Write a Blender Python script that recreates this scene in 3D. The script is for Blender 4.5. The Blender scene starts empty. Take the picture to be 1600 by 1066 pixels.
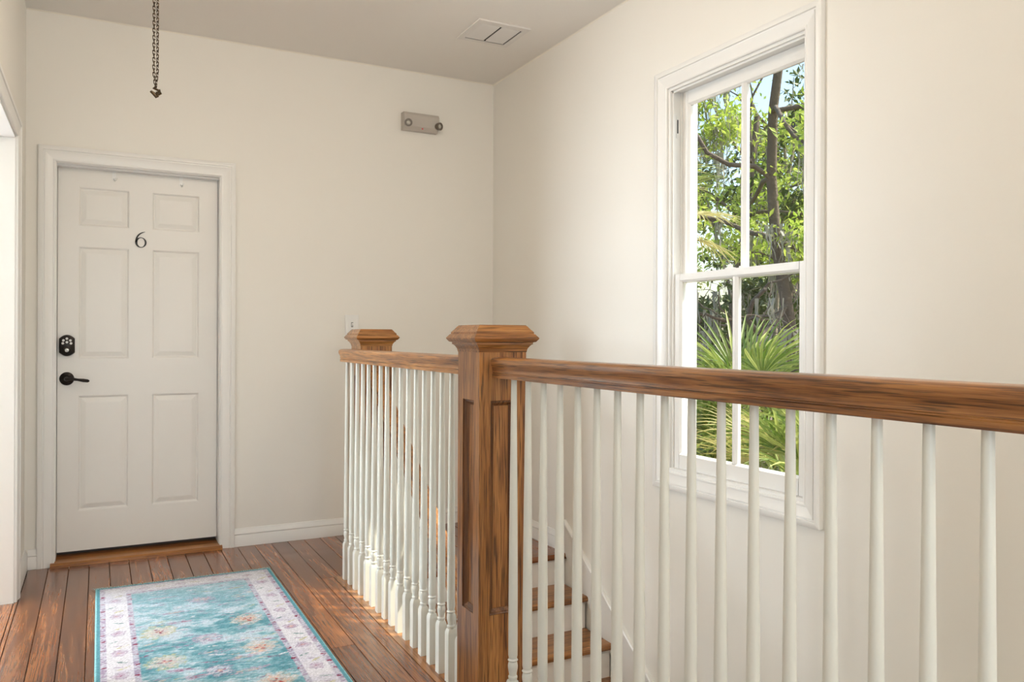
import bpy, math, random
import numpy as np
from mathutils import Vector, Matrix, Euler
R = math.radians
random.seed(7)
S = bpy.context.scene
COL = S.collection

# ------------------------------------------------------------------ camera
H = 1.162
cam_d = bpy.data.cameras.new('camera'); cam = bpy.data.objects.new('camera', cam_d); COL.objects.link(cam)
cam_d.sensor_width = 36.0; cam_d.lens = 1249.08 / 1600 * 36.0
cam_d.shift_y = -(533 - 527.55) / 1600
cam_d.clip_start = 0.02; cam_d.clip_end = 300
cam.matrix_world = Matrix.Translation((0, 0, H)) @ Matrix.Rotation(R(-27.3255), 4, 'Z') @ Matrix.Rotation(R(90), 4, 'X') @ Matrix.Rotation(R(0.2292), 4, 'Z')
S.camera = cam

# ------------------------------------------------------------------ world, sun, added area lights, exposure
SUN_AZ = Vector((1.0, -0.62, 0)).normalized(); SUN_EL = R(51)
w = bpy.data.worlds.new('sky'); S.world = w; w.use_nodes = True
nt = w.node_tree; nt.nodes.clear()
sky = nt.nodes.new('ShaderNodeTexSky'); sky.sky_type = 'NISHITA'; sky.sun_disc = False
sky.sun_elevation = SUN_EL; sky.sun_rotation = math.atan2(SUN_AZ.x, SUN_AZ.y); sky.air_density = 1.3; sky.dust_density = 2.0
bg = nt.nodes.new('ShaderNodeBackground'); bg.inputs['Strength'].default_value = 0.34
wo = nt.nodes.new('ShaderNodeOutputWorld')
nt.links.new(sky.outputs[0], bg.inputs['Color']); nt.links.new(bg.outputs[0], wo.inputs['Surface'])

def light(name, kind, loc, energy, color, rot=(0, 0, 0), **kw):
    d = bpy.data.lights.new(name, kind); d.energy = energy; d.color = color
    for k, v in kw.items(): setattr(d, k, v)
    o = bpy.data.objects.new(name, d); o.location = loc; o.rotation_euler = rot; COL.objects.link(o)
    return o
sd = SUN_AZ * math.cos(SUN_EL) + Vector((0, 0, math.sin(SUN_EL)))
sun = light('sun', 'SUN', (12, -6, 12), 7.5, (1.0, 0.93, 0.8), angle=R(1.2))
sun.rotation_euler = sd.to_track_quat('Z', 'Y').to_euler()
# assumed side room daylight through the cased opening; added area light, no window built
light('side_room_assumed_light', 'AREA', (-2.52, 4.42, 1.62), 125, (0.80, 0.90, 1.0), (0, R(-90), 0), shape='RECTANGLE', size=1.4, size_y=0.70)
# added cool fill behind the camera for the far wall; no window there
light('rear_fill_light', 'AREA', (0.35, -1.52, 1.25), 22, (0.76, 0.89, 1.0), (R(90), 0, 0), shape='RECTANGLE', size=0.9, size_y=1.3)
S.view_settings.view_transform = 'Standard'; S.view_settings.look = 'None'
S.view_settings.exposure = 0.07; S.view_settings.gamma = 1.0; S.view_settings.use_curve_mapping = False

# ------------------------------------------------------------------ materials
def mat(name, color, rough=0.5, metal=0.0, spec=0.5, bump=None, vary=0.0, vscale=3.0):
    m = bpy.data.materials.new(name); m.use_nodes = True; n = m.node_tree; b = n.nodes['Principled BSDF']
    b.inputs['Base Color'].default_value = (*color, 1); b.inputs['Roughness'].default_value = rough
    b.inputs['Metallic'].default_value = metal; b.inputs['Specular IOR Level'].default_value = spec
    tc = n.nodes.new('ShaderNodeTexCoord')
    if vary:
        nz = n.nodes.new('ShaderNodeTexNoise'); nz.inputs['Scale'].default_value = vscale; nz.inputs['Detail'].default_value = 5
        mx = n.nodes.new('ShaderNodeMix'); mx.data_type = 'RGBA'
        mx.inputs[6].default_value = (*[c * (1 - vary) for c in color], 1); mx.inputs[7].default_value = (*[min(1, c * (1 + vary)) for c in color], 1)
        n.links.new(tc.outputs['Object'], nz.inputs['Vector']); n.links.new(nz.outputs['Fac'], mx.inputs[0]); n.links.new(mx.outputs[2], b.inputs['Base Color'])
    if bump:
        nb = n.nodes.new('ShaderNodeTexNoise'); nb.inputs['Scale'].default_value = bump[0]; nb.inputs['Detail'].default_value = 4
        bp = n.nodes.new('ShaderNodeBump'); bp.inputs['Strength'].default_value = bump[1]; bp.inputs['Distance'].default_value = bump[2]
        n.links.new(tc.outputs['Object'], nb.inputs['Vector']); n.links.new(nb.outputs['Fac'], bp.inputs['Height']); n.links.new(bp.outputs[0], b.inputs['Normal'])
    return m

def wood(name, axis, cols, rough=0.35, freq=1.0, pore=0.5, rnd=0.25, coat=0.0):
    """grain runs along axis; cols = dark line, mid, light"""
    m = bpy.data.materials.new(name); m.use_nodes = True; n = m.node_tree; b = n.nodes['Principled BSDF']; L = n.links.new
    tc = n.nodes.new('ShaderNodeTexCoord'); oi = n.nodes.new('ShaderNodeObjectInfo')
    mu = n.nodes.new('ShaderNodeVectorMath'); mu.operation = 'MULTIPLY_ADD'
    off = n.nodes.new('ShaderNodeVectorMath'); off.operation = 'SCALE'; off.inputs[0].default_value = (17.3, 31.7, 23.1)
    L(oi.outputs['Random'], off.inputs['Scale']); L(tc.outputs['Object'], mu.inputs[0])
    mu.inputs[1].default_value = (1, 1, 1); L(off.outputs[0], mu.inputs[2])
    def scaled(a, c):
        s = n.nodes.new('ShaderNodeVectorMath'); s.operation = 'MULTIPLY'
        v = [c, c, c]; v['xyz'.index(axis)] = a; s.inputs[1].default_value = v; L(mu.outputs[0], s.inputs[0]); return s.outputs[0]
    n1 = n.nodes.new('ShaderNodeTexNoise'); n1.inputs['Scale'].default_value = 1; n1.inputs['Detail'].default_value = 3; n1.inputs['Distortion'].default_value = 0.4
    L(scaled(0.8 * freq, 13 * freq), n1.inputs['Vector'])
    sn = n.nodes.new('ShaderNodeMath'); sn.operation = 'MULTIPLY'; sn.inputs[1].default_value = 34
    L(n1.outputs['Fac'], sn.inputs[0])
    si = n.nodes.new('ShaderNodeMath'); si.operation = 'SINE'; L(sn.outputs[0], si.inputs[0])
    n2 = n.nodes.new('ShaderNodeTexNoise'); n2.inputs['Scale'].default_value = 1; n2.inputs['Detail'].default_value = 4; n2.inputs['Roughness'].default_value = 0.7
    L(scaled(6 * freq, 230 * freq), n2.inputs['Vector'])
    n3 = n.nodes.new('ShaderNodeTexNoise'); n3.inputs['Scale'].default_value = 1; n3.inputs['Detail'].default_value = 2
    L(scaled(0.9, 7), n3.inputs['Vector'])
    a1 = n.nodes.new('ShaderNodeMath'); a1.operation = 'MULTIPLY_ADD'; a1.inputs[1].default_value = 0.10; L(si.outputs[0], a1.inputs[0])
    a2 = n.nodes.new('ShaderNodeMath'); a2.operation = 'MULTIPLY_ADD'; a2.inputs[1].default_value = pore; a2.inputs[2].default_value = 0.5 - pore * 0.5; L(n2.outputs['Fac'], a2.inputs[0]); L(a2.outputs[0], a1.inputs[2])
    a3 = n.nodes.new('ShaderNodeMath'); a3.operation = 'MULTIPLY_ADD'; a3.inputs[1].default_value = 0.36; a3.use_clamp = True; L(n3.outputs['Fac'], a3.inputs[0])
    a4 = n.nodes.new('ShaderNodeMath'); a4.operation = 'SUBTRACT'; a4.inputs[1].default_value = 0.18; L(a1.outputs[0], a4.inputs[0]); L(a4.outputs[0], a3.inputs[2])
    cr = n.nodes.new('ShaderNodeValToRGB'); e = cr.color_ramp.elements
    e[0].position = 0.27; e[0].color = (*cols[0], 1); e[1].position = 0.74; e[1].color = (*cols[2], 1)
    x = e.new(0.47); x.color = (*cols[1], 1); L(a3.outputs[0], cr.inputs[0])
    n4 = n.nodes.new('ShaderNodeTexNoise'); n4.inputs['Scale'].default_value = 1; n4.inputs['Detail'].default_value = 1
    L(scaled(9 * freq, 330 * freq), n4.inputs['Vector'])
    p4 = n.nodes.new('ShaderNodeMapRange'); p4.interpolation_type = 'SMOOTHSTEP'; p4.inputs[1].default_value = 0.54; p4.inputs[2].default_value = 0.64; p4.inputs[3].default_value = 1.0; p4.inputs[4].default_value = 1 - 0.62 * pore
    L(n4.outputs['Fac'], p4.inputs[0])
    pm = n.nodes.new('ShaderNodeVectorMath'); pm.operation = 'SCALE'; L(cr.outputs[0], pm.inputs[0]); L(p4.outputs[0], pm.inputs['Scale'])
    hv = n.nodes.new('ShaderNodeHueSaturation'); mr = n.nodes.new('ShaderNodeMapRange'); mr.inputs[3].default_value = 1 - rnd; mr.inputs[4].default_value = 1 + rnd
    L(oi.outputs['Random'], mr.inputs[0]); L(mr.outputs[0], hv.inputs['Value']); L(pm.outputs[0], hv.inputs['Color']); L(hv.outputs[0], b.inputs['Base Color'])
    b.inputs['Roughness'].default_value = rough; b.inputs['Coat Weight'].default_value = coat; b.inputs['Coat Roughness'].default_value = 0.12
    bp = n.nodes.new('ShaderNodeBump'); bp.inputs['Strength'].default_value = 0.25; bp.inputs['Distance'].default_value = 0.001
    L(n2.outputs['Fac'], bp.inputs['Height']); L(bp.outputs[0], b.inputs['Normal'])
    return m

WALL = mat('wall_paint', (0.87, 0.845, 0.785), 0.55, spec=0.3, bump=(60, 0.06, 0.004), vary=0.012, vscale=2)
CEIL = mat('ceiling_paint', (0.90, 0.87, 0.82), 0.8, spec=0.2, bump=(80, 0.06, 0.003))
TRIM = mat('trim_enamel', (0.87, 0.86, 0.83), 0.32)
BAL = mat('baluster_enamel', (0.77, 0.77, 0.70), 0.3)
DOORP = mat('door_enamel', (0.83, 0.81, 0.77), 0.35, bump=(30, 0.03, 0.002))
OAKC = ((0.115, 0.037, 0.009), (0.33, 0.130, 0.033), (0.50, 0.23, 0.066))
OAKX = wood('oak_grain_x', 'x', OAKC, 0.3, 1.0, 0.95, 0.06, 0.3)
OAKY = wood('oak_grain_y', 'y', OAKC, 0.3, 1.0, 0.95, 0.06, 0.3)
OAKZ = wood('oak_grain_z', 'z', OAKC, 0.3, 1.0, 0.95, 0.06, 0.3)
PINEC = ((0.085, 0.024, 0.009), (0.235, 0.074, 0.021), (0.36, 0.132, 0.04))
PINEY = wood('pine_floor', 'y', PINEC, 0.2, 1.0, 0.7, 0.28, 0.4)
PINEX = wood('pine_nosing', 'x', PINEC, 0.22, 0.8, 0.45, 0.1, 0.35)
SADDLE = wood('saddle_wood', 'x', ((0.12, 0.04, 0.01), (0.36, 0.14, 0.03), (0.48, 0.21, 0.05)), 0.3, 1, 0.4, 0.05, 0.2)
DARK = mat('dark_gap', (0.02, 0.014, 0.01), 0.9)
BRONZE = mat('oiled_bronze', (0.018, 0.014, 0.012), 0.28, 0.7)
BUTTON = mat('keypad_button', (0.75, 0.75, 0.73), 0.35)
STEEL = mat('steel', (0.7, 0.7, 0.68), 0.25, 0.9)
IRON = mat('aged_brass_chain', (0.075, 0.05, 0.028), 0.4, 0.8)
GREYP = mat('grey_plastic', (0.52, 0.48, 0.43), 0.45)
BLACKN = mat('black_numeral', (0.01, 0.01, 0.01), 0.35)
PLATE = mat('white_plastic', (0.86, 0.86, 0.84), 0.3)
VENTM = mat('vent_enamel', (0.82, 0.79, 0.75), 0.4)
LENS = mat('lamp_lens', (0.6, 0.57, 0.5), 0.15, spec=0.8)
RED = mat('red_indicator', (0.7, 0.1, 0.1), 0.3)

def glass_mat():
    m = bpy.data.materials.new('window_glass'); m.use_nodes = True; n = m.node_tree; n.nodes.clear()
    o = n.nodes.new('ShaderNodeOutputMaterial'); t = n.nodes.new('ShaderNodeBsdfTransparent'); g = n.nodes.new('ShaderNodeBsdfGlossy')
    g.inputs['Roughness'].default_value = 0.02; lw = n.nodes.new('ShaderNodeLayerWeight'); f5 = n.nodes.new('ShaderNodeMath'); f5.operation = 'POWER'; f5.inputs[1].default_value = 5
    f = n.nodes.new('ShaderNodeMath'); f.operation = 'MULTIPLY_ADD'; f.inputs[1].default_value = 0.6; f.inputs[2].default_value = 0.025
    n.links.new(lw.outputs['Facing'], f5.inputs[0]); n.links.new(f5.outputs[0], f.inputs[0])
    t.inputs[0].default_value = (0.95, 0.97, 0.96, 1)
    mx = n.nodes.new('ShaderNodeMixShader'); n.links.new(f.outputs[0], mx.inputs[0]); n.links.new(t.outputs[0], mx.inputs[1]); n.links.new(g.outputs[0], mx.inputs[2]); n.links.new(mx.outputs[0], o.inputs[0])
    return m
GLASS = glass_mat()

def leaf_mat(name, c0, c1, trans=0.45):
    m = bpy.data.materials.new(name); m.use_nodes = True; n = m.node_tree; n.nodes.clear(); L = n.links.new
    o = n.nodes.new('ShaderNodeOutputMaterial'); ge = n.nodes.new('ShaderNodeNewGeometry')
    cr = n.nodes.new('ShaderNodeValToRGB'); cr.color_ramp.elements[0].color = (*c0, 1); cr.color_ramp.elements[1].color = (*c1, 1)
    L(ge.outputs['Random Per Island'], cr.inputs[0])
    d = n.nodes.new('ShaderNodeBsdfPrincipled'); d.inputs['Roughness'].default_value = 0.45
    t = n.nodes.new('ShaderNodeBsdfTranslucent'); mx = n.nodes.new('ShaderNodeMixShader'); mx.inputs[0].default_value = trans
    L(cr.outputs[0], d.inputs['Base Color']); L(cr.outputs[0], t.inputs[0]); L(d.outputs[0], mx.inputs[1]); L(t.outputs[0], mx.inputs[2]); L(mx.outputs[0], o.inputs[0])
    return m
LEAF = leaf_mat('oak_leaf', (0.30, 0.44, 0.05), (0.66, 0.74, 0.16), 0.5)
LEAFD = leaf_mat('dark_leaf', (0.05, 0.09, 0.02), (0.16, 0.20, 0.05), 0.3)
PALM = leaf_mat('palm_blade', (0.11, 0.19, 0.03), (0.50, 0.53, 0.16), 0.35)
PALMO = leaf_mat('palm_blade_dry', (0.40, 0.36, 0.12), (0.62, 0.55, 0.25), 0.35)
MOSS = leaf_mat('hanging_moss', (0.30, 0.29, 0.24), (0.50, 0.47, 0.40), 0.3)
BARK = mat('bark', (0.17, 0.13, 0.10), 0.9, bump=(18, 0.8, 0.03), vary=0.35, vscale=6)
BARKL = mat('pale_bark', (0.40, 0.33, 0.26), 0.9, bump=(18, 0.8, 0.03), vary=0.3, vscale=6)
GROUND = mat('leaf_litter', (0.14, 0.10, 0.06), 0.95, bump=(9, 0.8, 0.05), vary=0.5, vscale=4)

# ------------------------------------------------------------------ mesh helpers
class MB:
    def __init__(s): s.v = []; s.f = []
    def box(s, x0, x1, y0, y1, z0, z1):
        i = len(s.v)
        s.v += [(x0, y0, z0), (x1, y0, z0), (x1, y1, z0), (x0, y1, z0), (x0, y0, z1), (x1, y0, z1), (x1, y1, z1), (x0, y1, z1)]
        s.f += [[i + k for k in q] for q in ((3, 2, 1, 0), (4, 5, 6, 7), (0, 1, 5, 4), (1, 2, 6, 5), (2, 3, 7, 6), (3, 0, 4, 7))]
        return s
    def rings(s, rings, close=True, cap0=True, cap1=True):
        i = len(s.v); n = len(rings[0])
        for r in rings: s.v += [tuple(p) for p in r]
        for a in range(len(rings) - 1):
            for k in range(n if close else n - 1):
                s.f.append([i + a * n + k, i + a * n + (k + 1) % n, i + (a + 1) * n + (k + 1) % n, i + (a + 1) * n + k])
        if cap0: s.f.append([i + k for k in range(n)][::-1])
        if cap1: s.f.append([i + (len(rings) - 1) * n + k for k in range(n)])
        return s
    def ext(s, prof, o, U, V, D, L, m0=0.0, m1=0.0):
        """profile points (u,v) swept along D for L; ends mitred by m*u"""
        o, U, V, D = Vector(o), Vector(U), Vector(V), Vector(D)
        return s.rings([[o + U * u + V * v - D * (m0 * u) for u, v in prof], [o + U * u + V * v + D * (L + m1 * u) for u, v in prof]])
    def lathe(s, prof, c=(0, 0, 0), A=(0, 0, 1), n=16):
        A = Vector(A).normalized(); B = A.orthogonal().normalized(); Cc = A.cross(B); c = Vector(c)
        return s.rings([[c + A * z + (B * math.cos(2 * math.pi * k / n) + Cc * math.sin(2 * math.pi * k / n)) * r for k in range(n)] for r, z in prof])
    def square(s, prof, cx=0, cy=0):
        return s.rings([[(cx - h, cy - h, z), (cx + h, cy - h, z), (cx + h, cy + h, z), (cx - h, cy + h, z)] for h, z in prof])
    def tube(s, pts, rad, n=8, caps=True):
        pts = [Vector(p) for p in pts]; rg = []; up = None
        for k, p in enumerate(pts):
            d = (pts[min(k + 1, len(pts) - 1)] - pts[max(k - 1, 0)]).normalized()
            if up is None: up = d.orthogonal().normalized()
            up = (up - d * up.dot(d)).normalized(); sd_ = d.cross(up); r = rad[k] if hasattr(rad, '__len__') else rad
            rg.append([p + (up * math.cos(2 * math.pi * j / n) + sd_ * math.sin(2 * math.pi * j / n)) * r for j in range(n)])
        return s.rings(rg, cap0=caps, cap1=caps)
    def mesh(s, name, m, smooth=None):
        me = bpy.data.meshes.new(name); me.from_pydata([tuple(p) for p in s.v], [], s.f)
        for mm in (m if isinstance(m, (list, tuple)) else [m]): me.materials.append(mm)
        import bmesh
        bm = bmesh.new(); bm.from_mesh(me); bmesh.ops.recalc_face_normals(bm, faces=bm.faces); bm.to_mesh(me); bm.free()
        if smooth is not None:
            me.polygons.foreach_set('use_smooth', [True] * len(me.polygons)); me.set_sharp_from_angle(angle=R(smooth))
        me.update(); return me
    def build(s, name, m, parent=None, smooth=None):
        return link(name, s.mesh(name, m, smooth), parent)
def link(name, me, parent=None, loc=None, rot=None):
    o = bpy.data.objects.new(name, me); COL.objects.link(o); o.parent = parent
    if loc is not None: o.location = loc
    if rot is not None: o.rotation_euler = rot
    return o
def struct(o): o['kind'] = 'structure'; return o
def thing(name, label, cat, loc=(0, 0, 0), rz=0, group=None):
    o = bpy.data.objects.new(name, None); COL.objects.link(o); o.location = loc; o.rotation_euler = (0, 0, rz); o.empty_display_size = 0.1
    return tag(o, label, cat, group)
def tag(o, label, cat, group=None):
    o['label'] = label; o['category'] = cat
    if group: o['group'] = group
    return o
def group_struct(name, loc=(0, 0, 0)):
    o = bpy.data.objects.new(name, None); COL.objects.link(o); o.location = loc; o.empty_display_size = 0.1
    return struct(o)
def cells(mb, us, zs, holes, fn):
    for a in range(len(us) - 1):
        for b in range(len(zs) - 1):
            uc, zc_ = (us[a] + us[a + 1]) / 2, (zs[b] + zs[b + 1]) / 2
            if any(h[0] < uc < h[1] and h[2] < zc_ < h[3] for h in holes): continue
            fn(us[a], us[a + 1], zs[b], zs[b + 1])

# ------------------------------------------------------------------ dimensions
YW, XW, XL, ZC = 4.624, 2.249, -0.325, 2.785
YN = -1.6                       # wall behind the camera
XE = 1.125                      # edge of the hall floor over the stairwell
XB = 1.059                      # centre line of the guard railing
RISE, RUN, NOSE0 = 0.168, 0.225, 3.69
NR = 17; ZLOW = -NR * RISE
WIN = [(2.06, 2.843), (-0.15, 0.633)]; WZ0, WZ1 = 0.575, 2.27
DX0, DX1, DZ1 = -0.195, 0.590, 2.04     # doorway to unit 6
OY0, OY1, OZ1 = 3.18, 4.08, 2.03        # cased opening in the left wall
TW = 0.145                               # wall thickness

# ------------------------------------------------------------------ room shell
m = MB()
cells(m, [XL - TW, DX0, DX1, XW + TW], [ZLOW - 0.2, 0, DZ1, ZC + 0.1], [(DX0, DX1, 0, DZ1)], lambda a, b, c, d: m.box(a, b, YW, YW + TW, c, d))
wall_far = struct(m.build('wall_far', WALL))
m = MB()
hs = [(a, b, WZ0, WZ1) for a, b in WIN]
cells(m, sorted([YN - TW, YW] + [q for w_ in WIN for q in w_]), [ZLOW - 0.2, WZ0, WZ1, ZC + 0.1], hs, lambda a, b, c, d: m.box(XW, XW + TW, a, b, c, d))
wall_right = struct(m.build('wall_right', WALL))
m = MB()
cells(m, [YN - TW, OY0, OY1, YW], [-0.2, -0.02, OZ1, ZC + 0.1], [(OY0, OY1, -0.02, OZ1)], lambda a, b, c, d: m.box(XL - TW, XL, a, b, c, d))
struct(m.build('wall_left', WALL))
struct(MB().box(XL, XW, YN - TW, YN, ZLOW - 0.2, ZC + 0.1).build('wall_near', WALL))
struct(MB().box(XL, XW, YN, YW, ZC, ZC + 0.1).build('ceiling', CEIL))
# wall of the lower flight under the hall floor
struct(MB().box(XE - 0.1, XE - 0.012, YN, YW, ZLOW, -0.3).build('wall_stairwell', WALL))
struct(MB().box(XE - 0.012, XE, YN, NOSE0 - 0.01, -0.3, -0.028).build('trim_1', TRIM))       # fascia board under the floor edge
struct(MB().box(XE - 0.012, XW, YN, YW, ZLOW - 0.05, ZLOW).build('floor_lower', PINEY))
# the room beyond the cased opening
m = MB()
m.box(-2.75, -2.6, 2.0, 4.9, -0.2, ZC + 0.1).box(-2.6, XL - TW, 2.0, 2.1, -0.2, ZC + 0.1).box(-2.6, XL - TW, 4.8, 4.9, -0.2, ZC + 0.1)
struct(m.build('wall_side_room', WALL))
struct(MB().box(-2.6, XL - TW, 2.1, 4.8, ZC, ZC + 0.1).build('ceiling_side_room', CEIL))
struct(MB().box(-2.6, XL - TW, 2.1, 4.8, -0.05, 0).build('floor_side_room', wood('side_room_pine', 'y', PINEC, 0.7, 1.0, 0.7, 0.05, 0.0)))

# ------------------------------------------------------------------ floor of planks
m = MB(); m.box(XL - TW, XE - 0.012, YN, YW + TW, -0.3, -0.02).box(XE - 0.012, XW, NOSE0 + 0.05, YW + TW, -0.3, -0.02)
floor = struct(m.build('floor', DARK))
G = 0.0012
def plank(x0, x1, y0, y1, mt=PINEY):
    t = random.uniform(-0.0006, 0.0004); b = 0.0012
    prof = [(x0 + G, -0.02), (x1 - G, -0.02), (x1 - G, t - b), (x1 - G - b, t), (x0 + G + b, t), (x0 + G, t - b)]
    mm = MB(); L = (y1 - y0 - 2 * G) ; yc = y0 + G
    mm.ext([(u - x0, v) for u, v in prof], (0, 0, 0), (1, 0, 0), (0, 0, 1), (0, 1, 0), L)
    o = mm.build('plank', mt, floor); o.location = (x0, yc, 0); return o
seams = [-0.4] + [-0.31 + 0.0903 * k for k in range(15)]      # ... 0.954
rr = random.Random(21)
for i in range(len(seams) - 1):
    x0, x1 = seams[i], seams[i + 1]
    if i == 0: x0 = XL
    if abs(x0 - 0.7737) < 0.01: ys = [YN, 0.7, 2.955, YW]
    else:
        ys = [YN]; y = YN + rr.uniform(0.6, 2.2)
        while y < 1.9: ys.append(y); y += rr.uniform(1.4, 2.4)
        ys.append(YW)
    for a, b in zip(ys[:-1], ys[1:]): plank(x0, x1, a, b)
YE = 3.829
plank(XL - TW, XL - 0.055, OY0, OY1); plank(XL - 0.055, XL, OY0, OY1)      # floor of the cased opening
plank(seams[-1], 1.012, YN, 0.9); plank(seams[-1], 1.012, 0.9, YE); plank(seams[-1], 1.0455, YE, YW)
x = 1.0455
while x < XW - 0.01:
    x1 = min(x + 0.0903, XW)
    plank(x, x1, YE if x < XE else NOSE0 + 0.105, YW); x = x1
# edge board under the balusters with a rounded nose over the stairwell
nose = [(0, -0.026), (0.008, -0.03), (0.014, -0.022), (0.014, -0.008), (0.008, 0.0005), (0, 0.001)]
bprof = [(1.0132 - XE, -0.02)] + [(u, v) for u, v in nose[:]] + [(1.0132 - XE, 0.001)]
o = MB().ext(bprof, (XE, YN, 0), (1, 0, 0), (0, 0, 1), (0, 1, 0), YE - YN - 0.001).build('edge_board', wood('edge_board_pine', 'y', ((0.12, 0.04, 0.012), (0.33, 0.135, 0.045), (0.47, 0.22, 0.08)), 0.22, 0.8, 0.45, 0.02, 0.35), floor, 40)
lprof = [(-0.105, -0.02)] + nose + [(-0.105, 0.001)]
MB().ext(lprof, (XE + 0.0145, NOSE0 + 0.014, 0), (0, -1, 0), (0, 0, 1), (1, 0, 0), XW - XE - 0.015).build('landing_nosing', PINEX, floor, 40)
# saddle under the door of unit 6
sp = [(0, 0), (-0.035, 0), (-0.035, 0.012), (-0.022, 0.02), (0.03, 0.024), (0.145, 0.024), (0.145, 0)]
struct(MB().ext(sp, (DX0 - 0.018, YW, 0.0005), (0, 1, 0), (0, 0, 1), (1, 0, 0), DX1 - DX0 + 0.03).build('trim_2', SADDLE))

# ------------------------------------------------------------------ mouldings
def casing_prof(wd, th):
    return [(0, 0), (0, th * .5), (wd * .05, th * .62), (wd * .12, th * .62), (wd * .14, th * .5), (wd * .3, th * .55), (wd * .5, th * .7), (wd * .62, th * .88), (wd * .64, th * .72), (wd * .7, th * .72), (wd * .73, th), (wd * .95, th), (wd, th * .9), (wd, 0)]
BASEP = [(0, 0), (0.014, 0), (0.014, 0.058), (0.011, 0.064), (0.016, 0.069), (0.014, 0.078), (0.006, 0.092), (0.005, 0.098), (0, 0.099)]
def base_run(name, p, D, N, L):
    struct(MB().ext(BASEP, p, N, (0, 0, 1), D, L).build(name, TRIM, None, 30))
base_run('baseboard_far', (DX1 + 0.077, YW, 0.0005), (1, 0, 0), (0, -1, 0), XW - DX1 - 0.077 - 0.0145)
base_run('baseboard_corner', (XL + 0.0145, YW, 0.0005), (1, 0, 0), (0, -1, 0), DX0 - 0.075 - XL - 0.0145)
base_run('baseboard_left', (XL, OY1 + 0.0765, 0.0005), (0, 1, 0), (1, 0, 0), YW - OY1 - 0.0765)
base_run('baseboard_left_near', (XL, YN, 0.0005), (0, 1, 0), (1, 0, 0), OY0 - 0.0765 - YN)
base_run('baseboard_right', (XW, NOSE0 + 0.02, 0.0005), (0, 1, 0), (-1, 0, 0), YW - NOSE0 - 0.02)
# sloping skirt board of the stair on the right wall
sl = RISE / RUN
def skz(y): return 0.165 + (y - NOSE0) * sl
yb = NOSE0 - RUN * 15.5
mm = MB(); T = 0.012
poly = [(NOSE0 + 0.018, 0.0), (NOSE0 + 0.018, skz(NOSE0 + 0.018)), (yb, skz(yb)), (yb, ZLOW), (yb + 0.25, ZLOW)]
mm.rings([[(XW, y, z) for y, z in poly], [(XW - T, y, z) for y, z in poly]])
sk = struct(mm.build('trim_3', TRIM))
Dv = Vector((0, -1, -sl)).normalized(); Nv = Vector((0, -sl, 1)).normalized()
MB().ext([(0, -0.03), (0.006, -0.03), (0.008, -0.006), (0.004, 0.0), (0, 0)], (XW - T, NOSE0 + 0.018, skz(NOSE0 + 0.018)), (-1, 0, 0), Nv, Dv, (NOSE0 + 0.018 - yb) * math.hypot(1, sl)).build('cap_moulding', TRIM, sk, 30)

# ceiling line: thin caulked joint where wall and ceiling meet
CJ = mat('joint_paint', (0.88, 0.84, 0.74), 0.6)
cj = [(0, 0), (0.006, 0), (0.0, 0.006)]
struct(MB().ext(cj, (XL, YW, ZC), (0, -1, 0), (0, 0, -1), (1, 0, 0), XW - XL).build('trim_4', CJ))
struct(MB().ext(cj, (XW, YN, ZC), (-1, 0, 0), (0, 0, -1), (0, 1, 0), YW - YN).build('trim_5', CJ))

# ------------------------------------------------------------------ door of unit 6
CW, CT = 0.076, 0.02
dc = group_struct('trim_6', (DX0, YW, 0))
cp = casing_prof(CW, CT)
o_ = (0.005, 0.005)
def dl(p): return (p[0] - DX0, p[1] - YW, p[2])
ix0, ix1, iz = DX0, DX1, DZ1 - 0.002
MB().ext(cp, dl((ix0, YW, 0.0005)), (-1, 0, 0), (0, -1, 0), (0, 0, 1), iz, 0, 1).build('casing_side', TRIM, dc, 30)
MB().ext(cp, dl((ix1, YW, 0.0005)), (1, 0, 0), (0, -1, 0), (0, 0, 1), iz, 0, 1).build('casing_side', TRIM, dc, 30)
MB().ext(cp, dl((ix0, YW, iz)), (0, 0, 1), (0, -1, 0), (1, 0, 0), ix1 - ix0, 1, 1).build('casing_head', TRIM, dc, 30)
# jamb lining and stop
JT = 0.004
MB().box(0, JT, 0, TW, 0.026, iz).build('jamb', TRIM, dc)
MB().box(ix1 - ix0 - JT, ix1 - ix0, 0, TW, 0.026, iz).build('jamb', TRIM, dc)
MB().box(JT, ix1 - ix0 - JT, 0, TW, iz - JT, iz).build('head_jamb', TRIM, dc)
MB().box(JT, ix1 - ix0 - JT, 0.035, 0.074, iz - JT - 0.008, iz - JT).build('stop', TRIM, dc)
# leaf with six panels
LX0, LX1, LZ0, LZ1, LY = DX0 + JT + 0.002, DX1 - JT - 0.002, 0.05, iz - JT - 0.002, YW + 0.078
door = group_struct('door_1', (LX0, LY, LZ0))
px = [(-0.097, 0.143), (0.252, 0.491)]; pz = [(0.253, 0.853), (1.041, 1.626), (1.731, 1.934)]
holes = [(a, b, c, d) for a, b in px for c, d in pz]
m = MB()
xs = sorted([LX0, LX1] + [q for p in px for q in p]); zs = sorted([LZ0, LZ1] + [q for p in pz for q in p])
cells(m, xs, zs, holes, lambda a, b, c, d: m.box(a - LX0, b - LX0, 0, 0.044, c - LZ0, d - LZ0))
m.build('leaf', DOORP, door)
for a, b, c, d in holes:
    steps = [(0, 0), (0.004, 0.001), (0.010, 0.009), (0.014, 0.0095), (0.017, 0.0075), (0.036, 0.002), (0.040, 0.0015)]
    mm = MB(); mm.rings([[(a + i - LX0, y, c + i - LZ0), (b - i - LX0, y, c + i - LZ0), (b - i - LX0, y, d - i - LZ0), (a + i - LX0, y, d - i - LZ0)] for i, y in steps], cap0=False)
    mm.build('raised_panel', DOORP, door)
    MB().box(a - LX0, b - LX0, 0.03, 0.044, c - LZ0, d - LZ0).build('panel_back', DOORP, door)
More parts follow.
